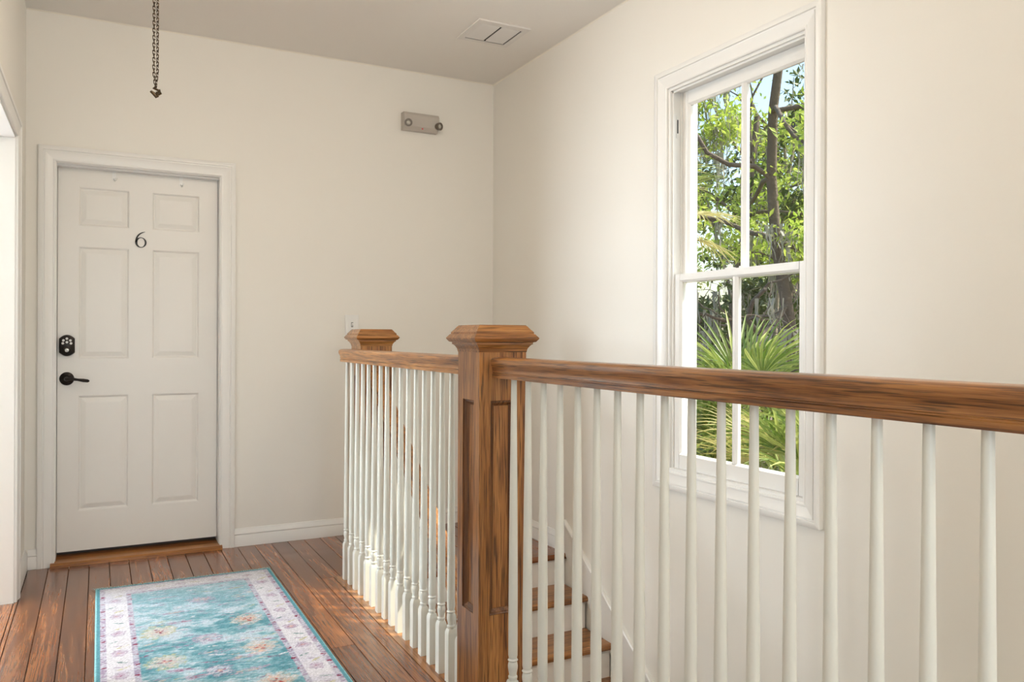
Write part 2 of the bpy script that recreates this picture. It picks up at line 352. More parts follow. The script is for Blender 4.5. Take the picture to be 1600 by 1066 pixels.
# keypad deadbolt
def rel(x, z, y=0.0): return (x - LX0, y, z - LZ0)
kx, kz = -0.1455, 1.112
def outline(wd, ht, n=10):
    pts = []
    h0 = ht * 0.5 - 0.019
    for k in range(n + 1):
        t = -1 + 2 * k / n; pts.append((wd / 2 * t, h0 + 0.019 * (1 - t * t)))
    for k in range(n + 1):
        t = 1 - 2 * k / n; pts.append((wd / 2 * t, -h0 - 0.019 * (1 - t * t)))
    return pts
mm = MB(); ol = outline(0.071, 0.110)
mm.rings([[rel(kx + u * s, kz + v * s, y) for u, v in ol] for s, y in ((1, 0), (1, -0.016), (0.95, -0.022), (0.88, -0.024))])
kp = mm.build('keypad_deadbolt', BRONZE, door, 35); kp['label'] = 'dark bronze keypad lock with white buttons'
for u, v in ((0, 0.035), (-0.0155, 0.026), (0.0155, 0.026), (0, 0.017), (-0.0185, 0.011), (0.0185, 0.011)):
    mm = MB(); mm.lathe([(0.0062, 0), (0.0062, 0.003), (0.0045, 0.0045)], rel(kx + u, kz + v, -0.0235), (0, -1, 0), 14); mm.build('button', BUTTON, kp, 40)
mm = MB(); mm.lathe([(0.019, 0), (0.019, 0.004), (0.015, 0.006)], rel(kx, kz - 0.024, -0.0235), (0, -1, 0), 24); mm.build('cylinder_ring', BRONZE, kp, 40)
mm = MB(); mm.lathe([(0.0095, 0), (0.0095, 0.007), (0.008, 0.008)], rel(kx, kz - 0.024, -0.0235), (0, -1, 0), 18); mm.build('key_cylinder', STEEL, kp, 40)
MB().box(kx - LX0 - 0.0012, kx - LX0 + 0.0012, -0.0325, -0.031, kz - LZ0 - 0.028, kz - LZ0 - 0.02).build('keyhole', BLACKN, kp)
# lever handle
hx, hz = -0.146, 0.941
mm = MB(); mm.lathe([(0.034, 0), (0.034, 0.004), (0.031, 0.008), (0.024, 0.010), (0.02, 0.013), (0.015, 0.015), (0.011, 0.02), (0.011, 0.045), (0.008, 0.05)], rel(hx, hz), (0, -1, 0), 28)
lv = mm.build('lever_handle', BRONZE, door, 35); lv['label'] = 'dark bronze lever handle on round rosette'
pts = [rel(hx, hz, -0.044), rel(hx + 0.02, hz + 0.001, -0.05), rel(hx + 0.05, hz - 0.004, -0.05), rel(hx + 0.075, hz - 0.008, -0.05), rel(hx + 0.095, hz - 0.011, -0.048), rel(hx + 0.103, hz - 0.012, -0.047)]
MB().tube(pts, [0.009, 0.0085, 0.0065, 0.009, 0.0085, 0.004], 12).build('lever', BRONZE, lv, 50)
# numeral 6
nx, nz = 0.197, 1.676
def bez(p, n):
    out = []
    for k in range(n + 1):
        t = k / n; q = [Vector(a) for a in p]
        while len(q) > 1: q = [q[i].lerp(q[i + 1], t) for i in range(len(q) - 1)]
        out.append(q[0])
    return out
oc = bez([(-0.0275, -0.014), (-0.028, 0.018), (-0.010, 0.040), (0.020, 0.0435)], 14)
ic = bez([(-0.0185, -0.014), (-0.020, 0.014), (-0.004, 0.034), (0.0205, 0.0418)], 14)
mm = MB()
for Y0, Y1 in ((0, -0.004),):
    A = [[rel(nx + a.x, nz + a.y, Y0), rel(nx + a.x, nz + a.y, Y1), rel(nx + b.x, nz + b.y, Y1), rel(nx + b.x, nz + b.y, Y0)] for a, b in zip(oc, ic)]
    mm.rings(A)
    ring = []
    for k in range(33):
        t = 2 * math.pi * k / 32
        ox, oz = 0.0275 * math.cos(t), -0.0150 + 0.0275 * math.sin(t)
        jx, jz = 0.0010 + 0.0178 * math.cos(t + 0.12), -0.0150 + 0.0240 * math.sin(t + 0.12)
        ring.append([rel(nx + ox, nz + oz, Y0), rel(nx + ox, nz + oz, Y1), rel(nx + jx, nz + jz, Y1), rel(nx + jx, nz + jz, Y0)])
    mm.rings(ring, cap0=False, cap1=False)
nm = mm.build('number', BLACKN, door); nm['label'] = 'black numeral 6'
# closes the doorway behind the leaf; dark colour stands for shade under it
struct(MB().box(DX0, DX1, YW + TW, YW + TW + 0.05, -0.02, DZ1).build('wall_dark_back', mat('gap_shade', (0.10, 0.08, 0.07), 0.5)))
# two over-door hooks
for hx_ in (0.068, 0.395):
    t = thing('over_door_hook', 'small white over-door hook hanging on top of the numbered door', 'hook', (hx_, LY - 0.001, LZ1 - 0.035), 0, 'hooks over the numbered door')
    MB().box(-0.009, 0.009, -0.0015, 0, -0.012, 0.034).build('strap', PLATE, t)
    MB().tube([(0, -0.001, -0.008), (0.004, -0.006, -0.018), (0.008, -0.02, -0.018), (0.010, -0.024, -0.004)], 0.004, 8).build('hook_end', PLATE, t, 50)

# ------------------------------------------------------------------ cased opening in the left wall
oc_ = group_struct('trim_7', (XL, OY0, 0))
def ol_(p): return (p[0] - XL, p[1] - OY0, p[2])
MB().ext(cp, ol_((XL, OY1, 0.0005)), (0, 1, 0), (1, 0, 0), (0, 0, 1), OZ1, 0, 1).build('casing_side', TRIM, oc_, 30)
MB().ext(cp, ol_((XL, OY0, 0.0005)), (0, -1, 0), (1, 0, 0), (0, 0, 1), OZ1, 0, 1).build('casing_side', TRIM, oc_, 30)
MB().ext(cp, ol_((XL, OY0, OZ1)), (0, 0, 1), (1, 0, 0), (0, 1, 0), OY1 - OY0, 1, 1).build('casing_head', TRIM, oc_, 30)
MB().box(-TW, 0, OY1 - OY0 - 0.01, OY1 - OY0, 0, OZ1 - 0.01).build('jamb', TRIM, oc_)
MB().box(-TW, 0, 0, 0.01, 0, OZ1 - 0.01).build('jamb', TRIM, oc_)
MB().box(-TW, 0, 0, OY1 - OY0, OZ1 - 0.01, OZ1).build('head_jamb', TRIM, oc_)

# ------------------------------------------------------------------ windows (two sashes, two panes each)
def make_window(name, y0, y1, detail):
    wn = group_struct(name, (XW, y0, WZ0)); W, Ht = y1 - y0, WZ1 - WZ0
    cw = casing_prof(0.08, 0.022)
    MB().ext(cw, (0, 0, 0), (0, -1, 0), (-1, 0, 0), (0, 0, 1), Ht, 1, 1).build('casing_side', TRIM, wn, 30)
    MB().ext(cw, (0, W, 0), (0, 1, 0), (-1, 0, 0), (0, 0, 1), Ht, 1, 1).build('casing_side', TRIM, wn, 30)
    MB().ext(cw, (0, 0, Ht), (0, 0, 1), (-1, 0, 0), (0, 1, 0), W, 1, 1).build('casing_head', TRIM, wn, 30)
    MB().ext(cw, (0, 0, 0), (0, 0, -1), (-1, 0, 0), (0, 1, 0), W, 1, 1).build('casing_sill', TRIM, wn, 30)
    jt = 0.012
    MB().box(0, TW + 0.01, 0, jt, 0, Ht).build('jamb', TRIM, wn); MB().box(0, TW + 0.01, W - jt, W, 0, Ht).build('jamb', TRIM, wn)
    MB().box(0, TW + 0.01, jt, W - jt, Ht - jt, Ht).build('head_jamb', TRIM, wn); MB().box(0, TW + 0.03, jt, W - jt, -0.01, 0.012).build('sill', TRIM, wn)
    # parting beads and blind stops
    for yy in (jt, W - jt - 0.008):
        MB().box(0.012, 0.022, yy, yy + 0.008, 0.012, Ht - jt).build('inner_stop', TRIM, wn)
        MB().box(0.058, 0.064, yy, yy + 0.008, 0.012, Ht - jt).build('parting_bead', TRIM, wn)
    MB().box(0.012, 0.022, jt, W - jt, Ht - jt - 0.008, Ht - jt).build('inner_stop', TRIM, wn)
    zm = 1.445 - WZ0
    def sash(nm, xf, z0, z1, bot, top):
        root = bpy.data.objects.new(nm, None); COL.objects.link(root); root.parent = wn; root.empty_display_size = 0.05; root.location = (xf, 0, z0)
        a, b, st, th, hh = jt + 0.002, W - jt - 0.002, 0.045, 0.034, z1 - z0
        bev = 0.008
        sp_ = [(0, 0), (0, 0.012), (st - bev, 0.012 - 0.012), (st, 0.012), (st, th - 0.006), (st, th), (0, th)]
        sprof = [(0, 0), (st - bev, 0), (st, 0.011), (st, 0.022), (st - 0.006, th), (0, th)]
        MB().ext(sprof, (0, a, 0), (0, 1, 0), (1, 0, 0), (0, 0, 1), hh).build('stile', TRIM, root)
        MB().ext(sprof, (0, b, 0), (0, -1, 0), (1, 0, 0), (0, 0, 1), hh).build('stile', TRIM, root)
        for zz, hgt, dr in ((0, bot, 1), (hh, top, -1)):
            pr = [(0, 0), (hgt - bev, 0), (hgt, 0.011), (hgt, 0.022), (hgt - 0.006, th), (0, th)]
            MB().ext(pr, (0, a + st - 0.004, zz), (0, 0, dr), (1, 0, 0), (0, 1, 0), b - a - 2 * st + 0.008).build('rail', TRIM, root)
        c = (a + b) / 2; mw = 0.015
        MB().ext([(-mw, 0.011), (-0.006, 0.0), (0.006, 0.0), (mw, 0.011), (mw, 0.022), (0.006, th), (-0.006, th), (-mw, 0.022)], (0, c, bot - 0.002), (0, 1, 0), (1, 0, 0), (0, 0, 1), hh - bot - top + 0.004).build('muntin', TRIM, root)
        for u0, u1 in ((a + st - 0.004, c - mw + 0.002), (c + mw - 0.002, b - st + 0.004)):
            MB().box(0.016, 0.019, u0, u1, bot - 0.004, hh - top + 0.004).build('pane', GLASS, root)
        return root
    sash('lower_sash', 0.0225, 0.013, zm, 0.07, 0.036)
    up = sash('upper_sash', 0.0645, zm - 0.036, Ht - jt - 0.001, 0.036, 0.062)
    if detail:
        # sash lock and keeper on the meeting rail, sash pulleys in the jamb
        mm = MB().box(0.026, 0.052, W / 2 + 0.02, W / 2 + 0.055, zm, zm + 0.006); mm.lathe([(0.011, 0), (0.011, 0.012), (0.006, 0.015)], (0.038, W / 2 + 0.038, zm + 0.005), (0, 0, 1), 14)
        mm.build('sash_lock', TRIM, wn, 40)
        mm = MB().box(0.026, 0.05, W / 2 - 0.05, W / 2 - 0.025, zm, zm + 0.007); mm.lathe([(0.007, 0), (0.007, 0.012), (0.003, 0.014)], (0.036, W / 2 - 0.037, zm + 0.005), (0, 0, 1), 12)
        mm.build('lock_keeper', TRIM, wn, 40)
        MB().box(0.034, 0.046, W - jt - 0.002, W - jt + 0.001, 1.48, 1.58).build('pulley_plate', TRIM, wn)
        MB().box(0.037, 0.043, W - jt - 0.003, W - jt - 0.0015, 1.50, 1.56).build('pulley_slot', BLACKN, wn)
        mm = MB(); q = [(0.0, 0.0065 * math.cos(t), 0.010 * math.sin(t)) for t in [2 * math.pi * k / 16 for k in range(17)]]
        hk = MB().tube(q, 0.0028, 6).build('pane_hook', BLACKN, up, 50); hk.location = (0.012, 0.135, 0.56); hk.rotation_euler = (R(-20), 0, 0); hk['label'] = 'small black ring stuck on the pane'
    return wn
make_window('window_1', *WIN[0], True)
make_window('window_added', *WIN[1], False)  # second window added out of view to bring in more daylight

# ------------------------------------------------------------------ newel posts
NW = 0.0775
def newel(name, label, cx, cy, zb=0.0):
    t = thing(name, label, 'newel post', (cx, cy, zb))
    pz0, pz1, st = 0.342, 0.975, 0.037
    m = MB(); h = NW
    for k in range(4):
        c, s = round(math.cos(k * math.pi / 2)), round(math.sin(k * math.pi / 2))
        def P(u, d, z): return (c * u - s * (-h + d), s * u + c * (-h + d), z)
        us = [-h, -h + st, h - st, h]; zz = [0.0, pz0, pz1, 1.135]
        for a in range(3):
            for b in range(3):
                if a == 1 and b == 1: continue
                i = len(m.v); m.v += [P(us[a], 0, zz[b]), P(us[a + 1], 0, zz[b]), P(us[a + 1], 0, zz[b + 1]), P(us[a], 0, zz[b + 1])]; m.f.append([i, i + 1, i + 2, i + 3])
    m.f.append([]); m.f.pop()
    i = len(m.v); m.v += [(-h, -h, 1.135), (h, -h, 1.135), (h, h, 1.135), (-h, h, 1.135)]; m.f.append([i, i + 1, i + 2, i + 3])
    m.build('shaft', OAKZ, t)
    for k in range(4):
        rot = (0, 0, k * math.pi / 2)
        steps = [(0, 0), (0.0, 0.004), (0.003, 0.006), (0.006, 0.006), (0.015, 0.013), (0.016, 0.015)]
        u0, u1 = -NW + st, NW - st
        mm = MB().rings([[(u0 + i, -NW + d, pz0 + i), (u1 - i, -NW + d, pz0 + i), (u1 - i, -NW + d, pz1 - i), (u0 + i, -NW + d, pz1 - i)] for i, d in steps], cap0=False, cap1=False)
        o = mm.build('panel_moulding', OAKM, t); o.rotation_euler = rot
        i = 0.016
        mm = MB(); mm.v = [(u0 + i, -NW + 0.015, pz0 + i), (u1 - i, -NW + 0.015, pz0 + i), (u1 - i, -NW + 0.015, pz1 - i), (u0 + i, -NW + 0.015, pz1 - i)]; mm.f = [[0, 1, 2, 3]]
        o = mm.build('panel', OAKZ, t); o.rotation_euler = rot
    cap = MB().square([(NW + 0.001, 1.118), (NW + 0.003, 1.128), (NW + 0.008, 1.136), (NW + 0.013, 1.141), (NW + 0.015, 1.141), (NW + 0.015, 1.147), (NW + 0.022, 1.149), (NW + 0.029, 1.158), (NW + 0.029, 1.161), (NW + 0.020, 1.172), (NW + 0.0175, 1.172), (NW + 0.0175, 1.178), (NW + 0.010, 1.186), (NW + 0.004, 1.194), (NW - 0.001, 1.199), (NW - 0.006, 1.1995)])
    cap.build('cap', OAKX, t)
    return t
OAKM = wood('oak_moulding', 'z', ((0.07, 0.022, 0.006), (0.19, 0.07, 0.02), (0.32, 0.135, 0.04)), 0.35, 1, 0.6, 0.05, 0.2)
N1Y, N2 = 2.1975, (1.181, 3.777)
newel('newel_post', 'oak box newel post with recessed panels between two railing runs', 1.066, N1Y)
newel('newel_post', 'oak box newel post at the head of the stairs by the landing', *N2)

# ------------------------------------------------------------------ railings
RP_half = [(0.0, 1.043), (0.028, 1.043), (0.0285, 1.0545), (0.0262, 1.056), (0.0262, 1.0585), (0.0285, 1.060), (0.0275, 1.064), (0.0285, 1.072), (0.0335, 1.083), (0.0345, 1.090), (0.033, 1.0965), (0.027, 1.1015), (0.015, 1.1035), (0, 1.104)]
RP = RP_half + [(-u, v) for u, v in RP_half[-2:0:-1]]
bal_m = MB()
bal_m.square([(0.0155, 0), (0.0155, 0.160), (0.0150, 0.166), (0.0115, 0.178)])
bal_m.lathe([(0.0105, 0.174), (0.0118, 0.180), (0.0130, 0.185), (0.0135, 0.187), (0.0130, 0.190), (0.0110, 0.192), (0.0115, 0.199), (0.0138, 0.211), (0.0143, 0.219), (0.0132, 0.227), (0.0112, 0.2315), (0.0125, 0.2325), (0.0148, 0.236), (0.0125, 0.2395), (0.0115, 0.241), (0.0135, 0.250), (0.0136, 0.32), (0.0132, 0.45), (0.0121, 0.62), (0.0108, 0.76), (0.0092, 0.91), (0.0081, 1.044)], n=18)
BALM = bal_m.mesh('baluster', BAL, 38)
def rail_thing(label, x, ya, yb, ys, end_return=None):
    t = thing('guard_railing', label, 'railing', (x, ya, 0))
    mt = 1 if end_return else 0
    MB().ext([(u, v) for u, v in RP], (0, 0, 0), (1, 0, 0), (0, 0, 1), (0, 1, 0), yb - ya, 0, -mt).build('handrail', OAKY, t, 35)
    if end_return:
        MB().ext([(u, v) for u, v in RP], (0, yb - ya, 0), (0, -1, 0), (0, 0, 1), (1, 0, 0), end_return, -mt, 0).build('handrail_return', OAKX, t, 35)
    for y in ys: link('baluster', BALM, t, (0, y - ya, 0.001))
    return t
rail_thing('oak topped white baluster railing from panelled newel to the landing corner', XB, N1Y + NW, 3.7684, [3.7684 - 0.0852 * k for k in range(18)], N2[0] - NW - XB)
rail_thing('oak topped white baluster railing running past the window from panelled newel', XB, YN, N1Y - NW, [2.0361 - 0.0861 * k for k in range(42)])

# ------------------------------------------------------------------ staircase
SX0 = XE + 0.002
st = thing('staircase', 'oak treads with white risers descending beside the wall', 'staircase', (SX0, NOSE0, ZLOW))
def loc_(v): return (v[0] - SX0, v[1] - NOSE0, v[2] - ZLOW)
SXW = XW - T - 0.0005 - SX0
tn = [(0, -0.026), (0.006, -0.030), (0.018, -0.030), (0.026, -0.024), (0.029, -0.015), (0.026, -0.005), (0.018, 0.0), (0, 0.0)]
tread_me = MB().ext([(-RUN, -0.03), (-0.0, -0.03)] + tn + [(-RUN, 0.0)], (0, 0, 0), (0, -1, 0), (0, 0, 1), (1, 0, 0), SXW).mesh('tread', OAKX, 40)
riser_me = MB().box(0, SXW, 0, 0.018, -RISE, -0.0305).mesh('riser', TRIM)
cove_me = MB().ext([(0, 0), (0.014, 0), (0.009, -0.006), (0.005, -0.013), (0, -0.015)], (0, 0, -0.0305), (0, -1, 0), (0, 0, 1), (1, 0, 0), SXW).mesh('cove', TRIM, 40)
for k in range(NR):
    z = -k * RISE; y = NOSE0 + 0.029 - k * RUN            # riser face of tread k
    if k > 0: link('tread', tread_me, st, loc_((SX0, y, z)))
    link('riser', riser_me, st, loc_((SX0, y, z))); link('cove_moulding', cove_me, st, loc_((SX0, y, z)))
# stair railing falling from the landing newel
sr = thing('stair_railing', 'oak handrail sloping down the stairs from the landing newel', 'railing', (N2[0], N2[1] - NW, 0))
Dv = Vector((0, -1, -sl)).normalized(); Nv = Vector((0, -sl, 1)).normalized()
z0r = 0.965
Lr = 3.3 * math.hypot(1, sl)
ca = math.cos(math.atan(sl))
mm = MB(); ringA, ringB = [], []
for u, v in RP:
    vv = (v - 1.0735) / ca
    ringA.append(Vector((u, 0, z0r + vv))); ringB.append(Vector((u, -3.3, z0r + vv - 3.3 * sl)))
mm.rings([ringA, ringB]).build('handrail', OAKY, sr, 35)
for k in range(1, 15):
    zt = -k * RISE; yt = NOSE0 + 0.029 - k * RUN
    for q in (0.04, 0.04 + RUN / 2):
        yy = yt + RUN - q - 0.03
        if yy > N2[1] - NW - 0.02: continue
        ztop = z0r - (N2[1] - NW - yy) * sl - 0.03 / ca + 0.01
        o = link('baluster', BALM, sr, (0, yy - (N2[1] - NW), zt + 0.001)); o.scale = (1, 1, (ztop - zt) / 1.044)

# ------------------------------------------------------------------ things on walls and ceiling
t = thing('emergency_light', 'grey twin-lamp emergency light unit high on the far wall', 'emergency light', (1.74, YW, 2.417))
bodyp = [(0, 0), (-0.030, 0.0), (-0.052, 0.022), (-0.060, 0.045), (-0.060, 0.088), (-0.050, 0.104), (0, 0.106)]
MB().ext(bodyp, (-0.115, -0.0005, 0), (0, 1, 0), (0, 0, 1), (1, 0, 0), 0.225).build('housing', GREYP, t, 25)
for x_, tilt in ((-0.088, -0.25), (0.098, 0.45)):
    A = Vector((tilt, -1, -0.15)).normalized(); c0 = Vector((x_, -0.050, 0.038))
    lh = MB().lathe([(0.012, -0.01), (0.020, 0.004), (0.0235, 0.022), (0.0235, 0.030), (0.015, 0.030), (0.0135, 0.024)], c0, A, 22).build('lamp_head', mat('lamp_bezel', (0.16, 0.13, 0.10), 0.35), t, 40)
    MB().lathe([(0.0138, 0.0), (0.011, 0.004), (0.004, 0.006)], c0 + A * 0.0235, A, 18).build('lens', LENS, lh, 50)
MB().lathe([(0.005, 0), (0.005, 0.004), (0.002, 0.006)], (0.005, -0.048, 0.014), (0, -1, -0.6), 12).build('indicator', RED, t, 40)

t = thing('light_switch', 'white switch plate on the far wall beside the stair landing', 'light switch', (1.325, YW, 1.175))
MB().rings([[(-a, y, b0), (a, y, b0), (a, y, b1), (-a, y, b1)] for a, y, b0, b1 in ((0.040, -0.0005, 0, 0.117), (0.040, -0.004, 0, 0.117), (0.036, -0.007, 0.004, 0.113))]).build('plate', PLATE, t)
MB().box(-0.006, 0.006, -0.0075, -0.0068, 0.044, 0.073).build('slot', mat('slot_grey', (0.25, 0.25, 0.25), 0.6), t)
MB().rings([[(-0.0045, -0.007, 0.05), (0.0045, -0.007, 0.05), (0.0045, -0.007, 0.064), (-0.0045, -0.007, 0.064)], [(-0.0035, -0.018, 0.060), (0.0035, -0.018, 0.060), (0.0035, -0.016, 0.068), (-0.0035, -0.016, 0.068)]]).build('toggle', PLATE, t)

t = thing('ceiling_vent', 'white square ceiling register with two rows of slats', 'air vent', (1.860, 3.832, ZC))
ox, oy = 0.149, 0.146
m = MB()
cells(m, [-ox, -0.115, 0.120, ox], [-oy, -0.105, 0.118, oy], [(-0.115, 0.120, -0.105, 0.118)], lambda a, b, c, d: m.box(a, b, c, d, -0.008, -0.0005))
m.build('frame', VENTM, t)
MB().box(-0.115, 0.120, -0.105, 0.118, -0.003, -0.0005).build('duct_dark_backing', DARK, t)  # dark sheet stands for the shade inside the duct
slat_me = MB().ext([(0, 0), (0.010, -0.0065), (0.0113, -0.0055), (0.0013, 0.001)], (0, 0, 0), (0, 1, 0), (0, 0, 1), (1, 0, 0), 0.106).mesh('slat', VENTM)
for c0 in (-0.115, 0.003):
    for k in range(14): link('slat', slat_me, t, (c0, -0.103 + k * 0.0148, -0.0035))

t = thing('pull_chain', 'doubled dark metal chain hanging from the ceiling with a clip', 'chain', (0.164, 2.9, 1.955))
LP = 0.0122; top = ZC - 1.955
MB().lathe([(0.018, 0), (0.016, -0.004), (0.004, -0.007), (0.003, -0.012)], (0, 0, top - 0.0005), (0, 0, 1), 16).build('ceiling_hook', IRON, t, 40)
def link_pts(rot, cz, x_):
    out = []
    for k in range(11):
        a = 2 * math.pi * k / 10; u, v = 0.0037 * math.cos(a), 0.0042 * math.sin(a) + (0.0038 if math.sin(a) > 0 else -0.0038 if math.sin(a) < 0 else 0)
        out.append((x_ + u * math.cos(rot), u * math.sin(rot), cz + v))
    return out
for sx in (-1, 1):
    mm = MB(); n = int((top - 0.045) / LP)
    for k in range(n):
        z = 0.038 + k * LP; x_ = sx * (0.0055 * min(1, (z - 0.03) / 0.05) if z < top - 0.08 else 0.0055 * max(0, (top - z - 0.01) / 0.07))
        mm.tube(link_pts((0.5 if k % 2 else 2.1) + 0.3 * sx, z, x_), 0.0014, 5)
    mm.build('chain_strand', IRON, t, 60)
mm = MB()
mm.tube([(0.002, 0, 0.036), (-0.006, 0.002, 0.030), (0.010, -0.002, 0.022), (0.016, 0, 0.014), (0.006, 0.004, 0.008), (-0.014, -0.002, 0.016)], 0.0042, 8)
mm.tube([(-0.014, 0, 0.017), (-0.006, -0.004, 0.008), (0.002, 0, 0.000), (0.006, 0, 0.003), (0.005, 0, 0.018)], 0.0045, 8)
mm.lathe([(0.003, -0.004), (0.008, 0), (0.003, 0.005)], (0.010, -0.003, 0.020), (1, 0.3, -0.4), 10)
mm.build('clip', IRON, t, 50)

# unseen lamps added over the stairwell and the hall as fill light
BULB = mat('lit_bulb', (1, 0.95, 0.85), 0.4); BULB.node_tree.nodes['Principled BSDF'].inputs['Emission Color'].default_value = (1, 0.85, 0.65, 1); BULB.node_tree.nodes['Principled BSDF'].inputs['Emission Strength'].default_value = 4
def fill_lamp(label, x, y, energy, col):
    t = thing('fill_lamp', label, 'added lamp', (x, y, ZC))
    MB().lathe([(0.15, -0.0005), (0.15, -0.02), (0.14, -0.025)], (0, 0, 0), (0, 0, 1), 32).build('base', VENTM, t, 40)
    MB().lathe([(0.022, -0.02), (0.022, -0.05), (0.012, -0.055)], (0, 0, 0), (0, 0, 1), 16).build('socket', PLATE, t, 40)
    MB().lathe([(0.011, -0.05), (0.018, -0.06), (0.029, -0.082), (0.027, -0.10), (0.012, -0.112)], (0, 0, 0), (0, 0, 1), 16).build('bulb', BULB, t, 60)
    l = light('fill_lamp_light', 'POINT', (x, y, ZC - 0.16), energy, col, shadow_soft_size=0.12)
fill_lamp('added round fill lamp over the stairwell', 1.6, -0.5, 36, (1.0, 0.86, 0.70))
fill_lamp('added round fill lamp over the hall', 0.72, 2.55, 20, (1.0, 0.87, 0.72))

# ------------------------------------------------------------------ runner rug (woven print as point colours)
RX0, RX1, RYF, RYN = -0.010, 0.762, 4.10, 1.68
def build_rug():
    t = thing('runner_rug', 'distressed teal floral runner rug with cream border in front of door', 'rug', (RX0, RYN, 0.0))
    W_, L_ = RX1 - RX0, RYF - RYN
    st_ = 0.004; nx_, ny_ = int(W_ / st_) + 1, int(L_ / st_) + 1
    xs = np.linspace(0, W_, nx_); ys = np.linspace(0, L_, ny_)
    X, Y = np.meshgrid(xs, ys); A = X; B = L_ - Y        # B: distance from the far end
    rng = np.random.default_rng(5)
    def noise(cx, cy, seed):
        g = np.random.default_rng(seed).random((int(L_ / cy) + 3, int(W_ / cx) + 3))
        u, v = A / cx, B / cy; i, j = u.astype(int), v.astype(int); fu, fv = u - i, v - j
        fu, fv = fu * fu * (3 - 2 * fu), fv * fv * (3 - 2 * fv)
        return (g[j, i] * (1 - fu) + g[j, i + 1] * fu) * (1 - fv) + (g[j + 1, i] * (1 - fu) + g[j + 1, i + 1] * fu) * fv
    fade = 0.45 * noise(.13, .11, 1) + 0.3 * noise(.045, .03, 2) + 0.25 * noise(.014, .008, 3)
    spk = rng.random(A.shape)
    def c(*rgb): return np.array(rgb) / 255.0
    TEAL, TEALL, CREAM, LIL, PINKC, YEL, MAR, GRN, PEACH, LB = c(88, 140, 151), c(152, 190, 200), c(216, 213, 218), c(150, 128, 156), c(182, 150, 172), c(184, 178, 132), c(132, 40, 66), c(84, 120, 116), c(214, 178, 158), c(140, 192, 198)
    C = np.zeros(A.shape + (3,))
    def blend(mask, col, amt=1.0):
        k = np.clip(mask * amt, 0, 1)[..., None]; C[:] = C * (1 - k) + col * k
    f1 = np.clip((fade - 0.34) * 3.2, 0, 1)
    far = np.clip((0.75 - B) / 0.75, 0, 1)
    C[:] = TEAL; blend(f1, TEALL, 0.9); blend(np.clip((fade - 0.5) * 4.5, 0, 1), CREAM, 0.62); blend(far, TEALL, 0.55)
    def ell(a, b, ra, rb, rot=0.0):
        da, db = A - a, B - b; ca_, sa_ = math.cos(rot), math.sin(rot)
        return np.sqrt(((da * ca_ + db * sa_) / ra) ** 2 + ((-da * sa_ + db * ca_) / rb) ** 2)
    def rosette(a, b, r, ring, core, centre, amt=0.9):
        amt = min(1.0, amt * 1.15)
        d = ell(a, b, r, r * 1.05); ang = np.arctan2(B - b, A - a); d = d * (1 + 0.06 * np.cos(8 * ang)) + 0.5 * (n9 - .5)
        br = 0.4 + 0.6 * (n10 > 0.46)
        blend((d < 1.0) * br, ring, amt * 0.75); blend(((d < 0.78) & (d > 0.66)) * br, CREAM, 0.7); blend((d < 0.62) * br, core, amt * 0.8)
        blend(((d < 0.36) & (np.cos(4 * ang + 1) > 0.1)) * br, centre, amt); blend((d < 0.08) * 1.0, PEACH, 0.7)
    n9 = noise(.016, .011, 21); n10 = noise(.009, .006, 22)
    def leafm(a, b, ra, rb, rot, col, amt=0.8):
        d = ell(a, b, ra, rb, rot); blend((d + 0.7 * (n9 - .5) < 1) * (0.2 + 0.8 * (n10 > 0.42)), col, amt)
    F0, F1 = 0.145, 0.627
    rr_ = random.Random(3)
    # scattered small blossom and vine marks of the field
    for k in range(260):
        a, b = rr_.uniform(F0 + .01, F1 - .01), rr_.uniform(0.16, L_ - 0.16)
        leafm(a, b, rr_.uniform(.012, .045), rr_.uniform(.003, .008), rr_.uniform(-.5, .5), rr_.choice([PINKC, LIL, LIL, LIL, YEL, CREAM, PEACH, CREAM, c(140, 90, 118)]), rr_.uniform(.5, .9))
    for a, b, ra, rb in ((.41, .36, .055, .03), (.379, .841, .06, .028), (.295, .492, .05, .012), (.302, .621, .05, .014), (.275, 1.124, .05, .016), (.313, 1.205, .045, .018), (.38, 1.0, .04, .013), (.258, .266, .06, .008), (.47, 1.226, .07, .014), (.468, 1.10, .06, .013)):
        leafm(a, b, ra, rb, rr_.uniform(-.2, .2), PINKC if a > .3 else LIL, .75); leafm(a, b, ra * .55, rb * .5, 0, rr_.choice([MAR, YEL, PEACH]), .55)
    b = 0.70
    while b < L_ - 0.2:
        rosette(.223, b, .066, YEL, c(206, 190, 188), MAR, .85); rosette(.55, b + .004, .062, c(198, 180, 160), PEACH, c(170, 70, 66), .85); b += .325
    b = 0.86
    while b < L_ - 0.2:
        rosette(.385, b, .05, LIL, CREAM, c(140, 80, 110), .7); b += .325
    # borders
    eb = np.minimum(np.minimum(A, W_ - A), np.minimum(B, L_ - B))
    sideb = np.minimum(A, W_ - A)
    brd = (eb < 0.122) * 1.0
    blend(brd, CREAM, 1.0); blend(brd * np.clip((0.5 - fade) * 3, 0, 1), c(196, 192, 206), 0.9)
    for s_, base in ((0, 0.078), (1, W_ - 0.078)):
        b = 0.22; k = 0
        while b < L_ - .1:
            rosette(base, b, .027, LIL, c(196, 172, 190), c(150, 96, 124), .8)
            leafm(base - .02 + .03 * (k % 2), b + .095, .022, .006, .5 if k % 2 else -.5, GRN, .7); leafm(base + .012, b - .06, .024, .007, -.6, YEL, .7)
            leafm(base, b + .14, .02, .004, .3, LIL, .6); k += 1; b += .215
    for a in np.arange(.2, W_ - .12, .15):
        rosette(a, .08, .024, LIL, CREAM, c(150, 96, 124), .5); leafm(a + .07, .08, .022, .006, .3, YEL, .6)
        rosette(a, L_ - .08, .024, LIL, CREAM, c(150, 96, 124), .6)
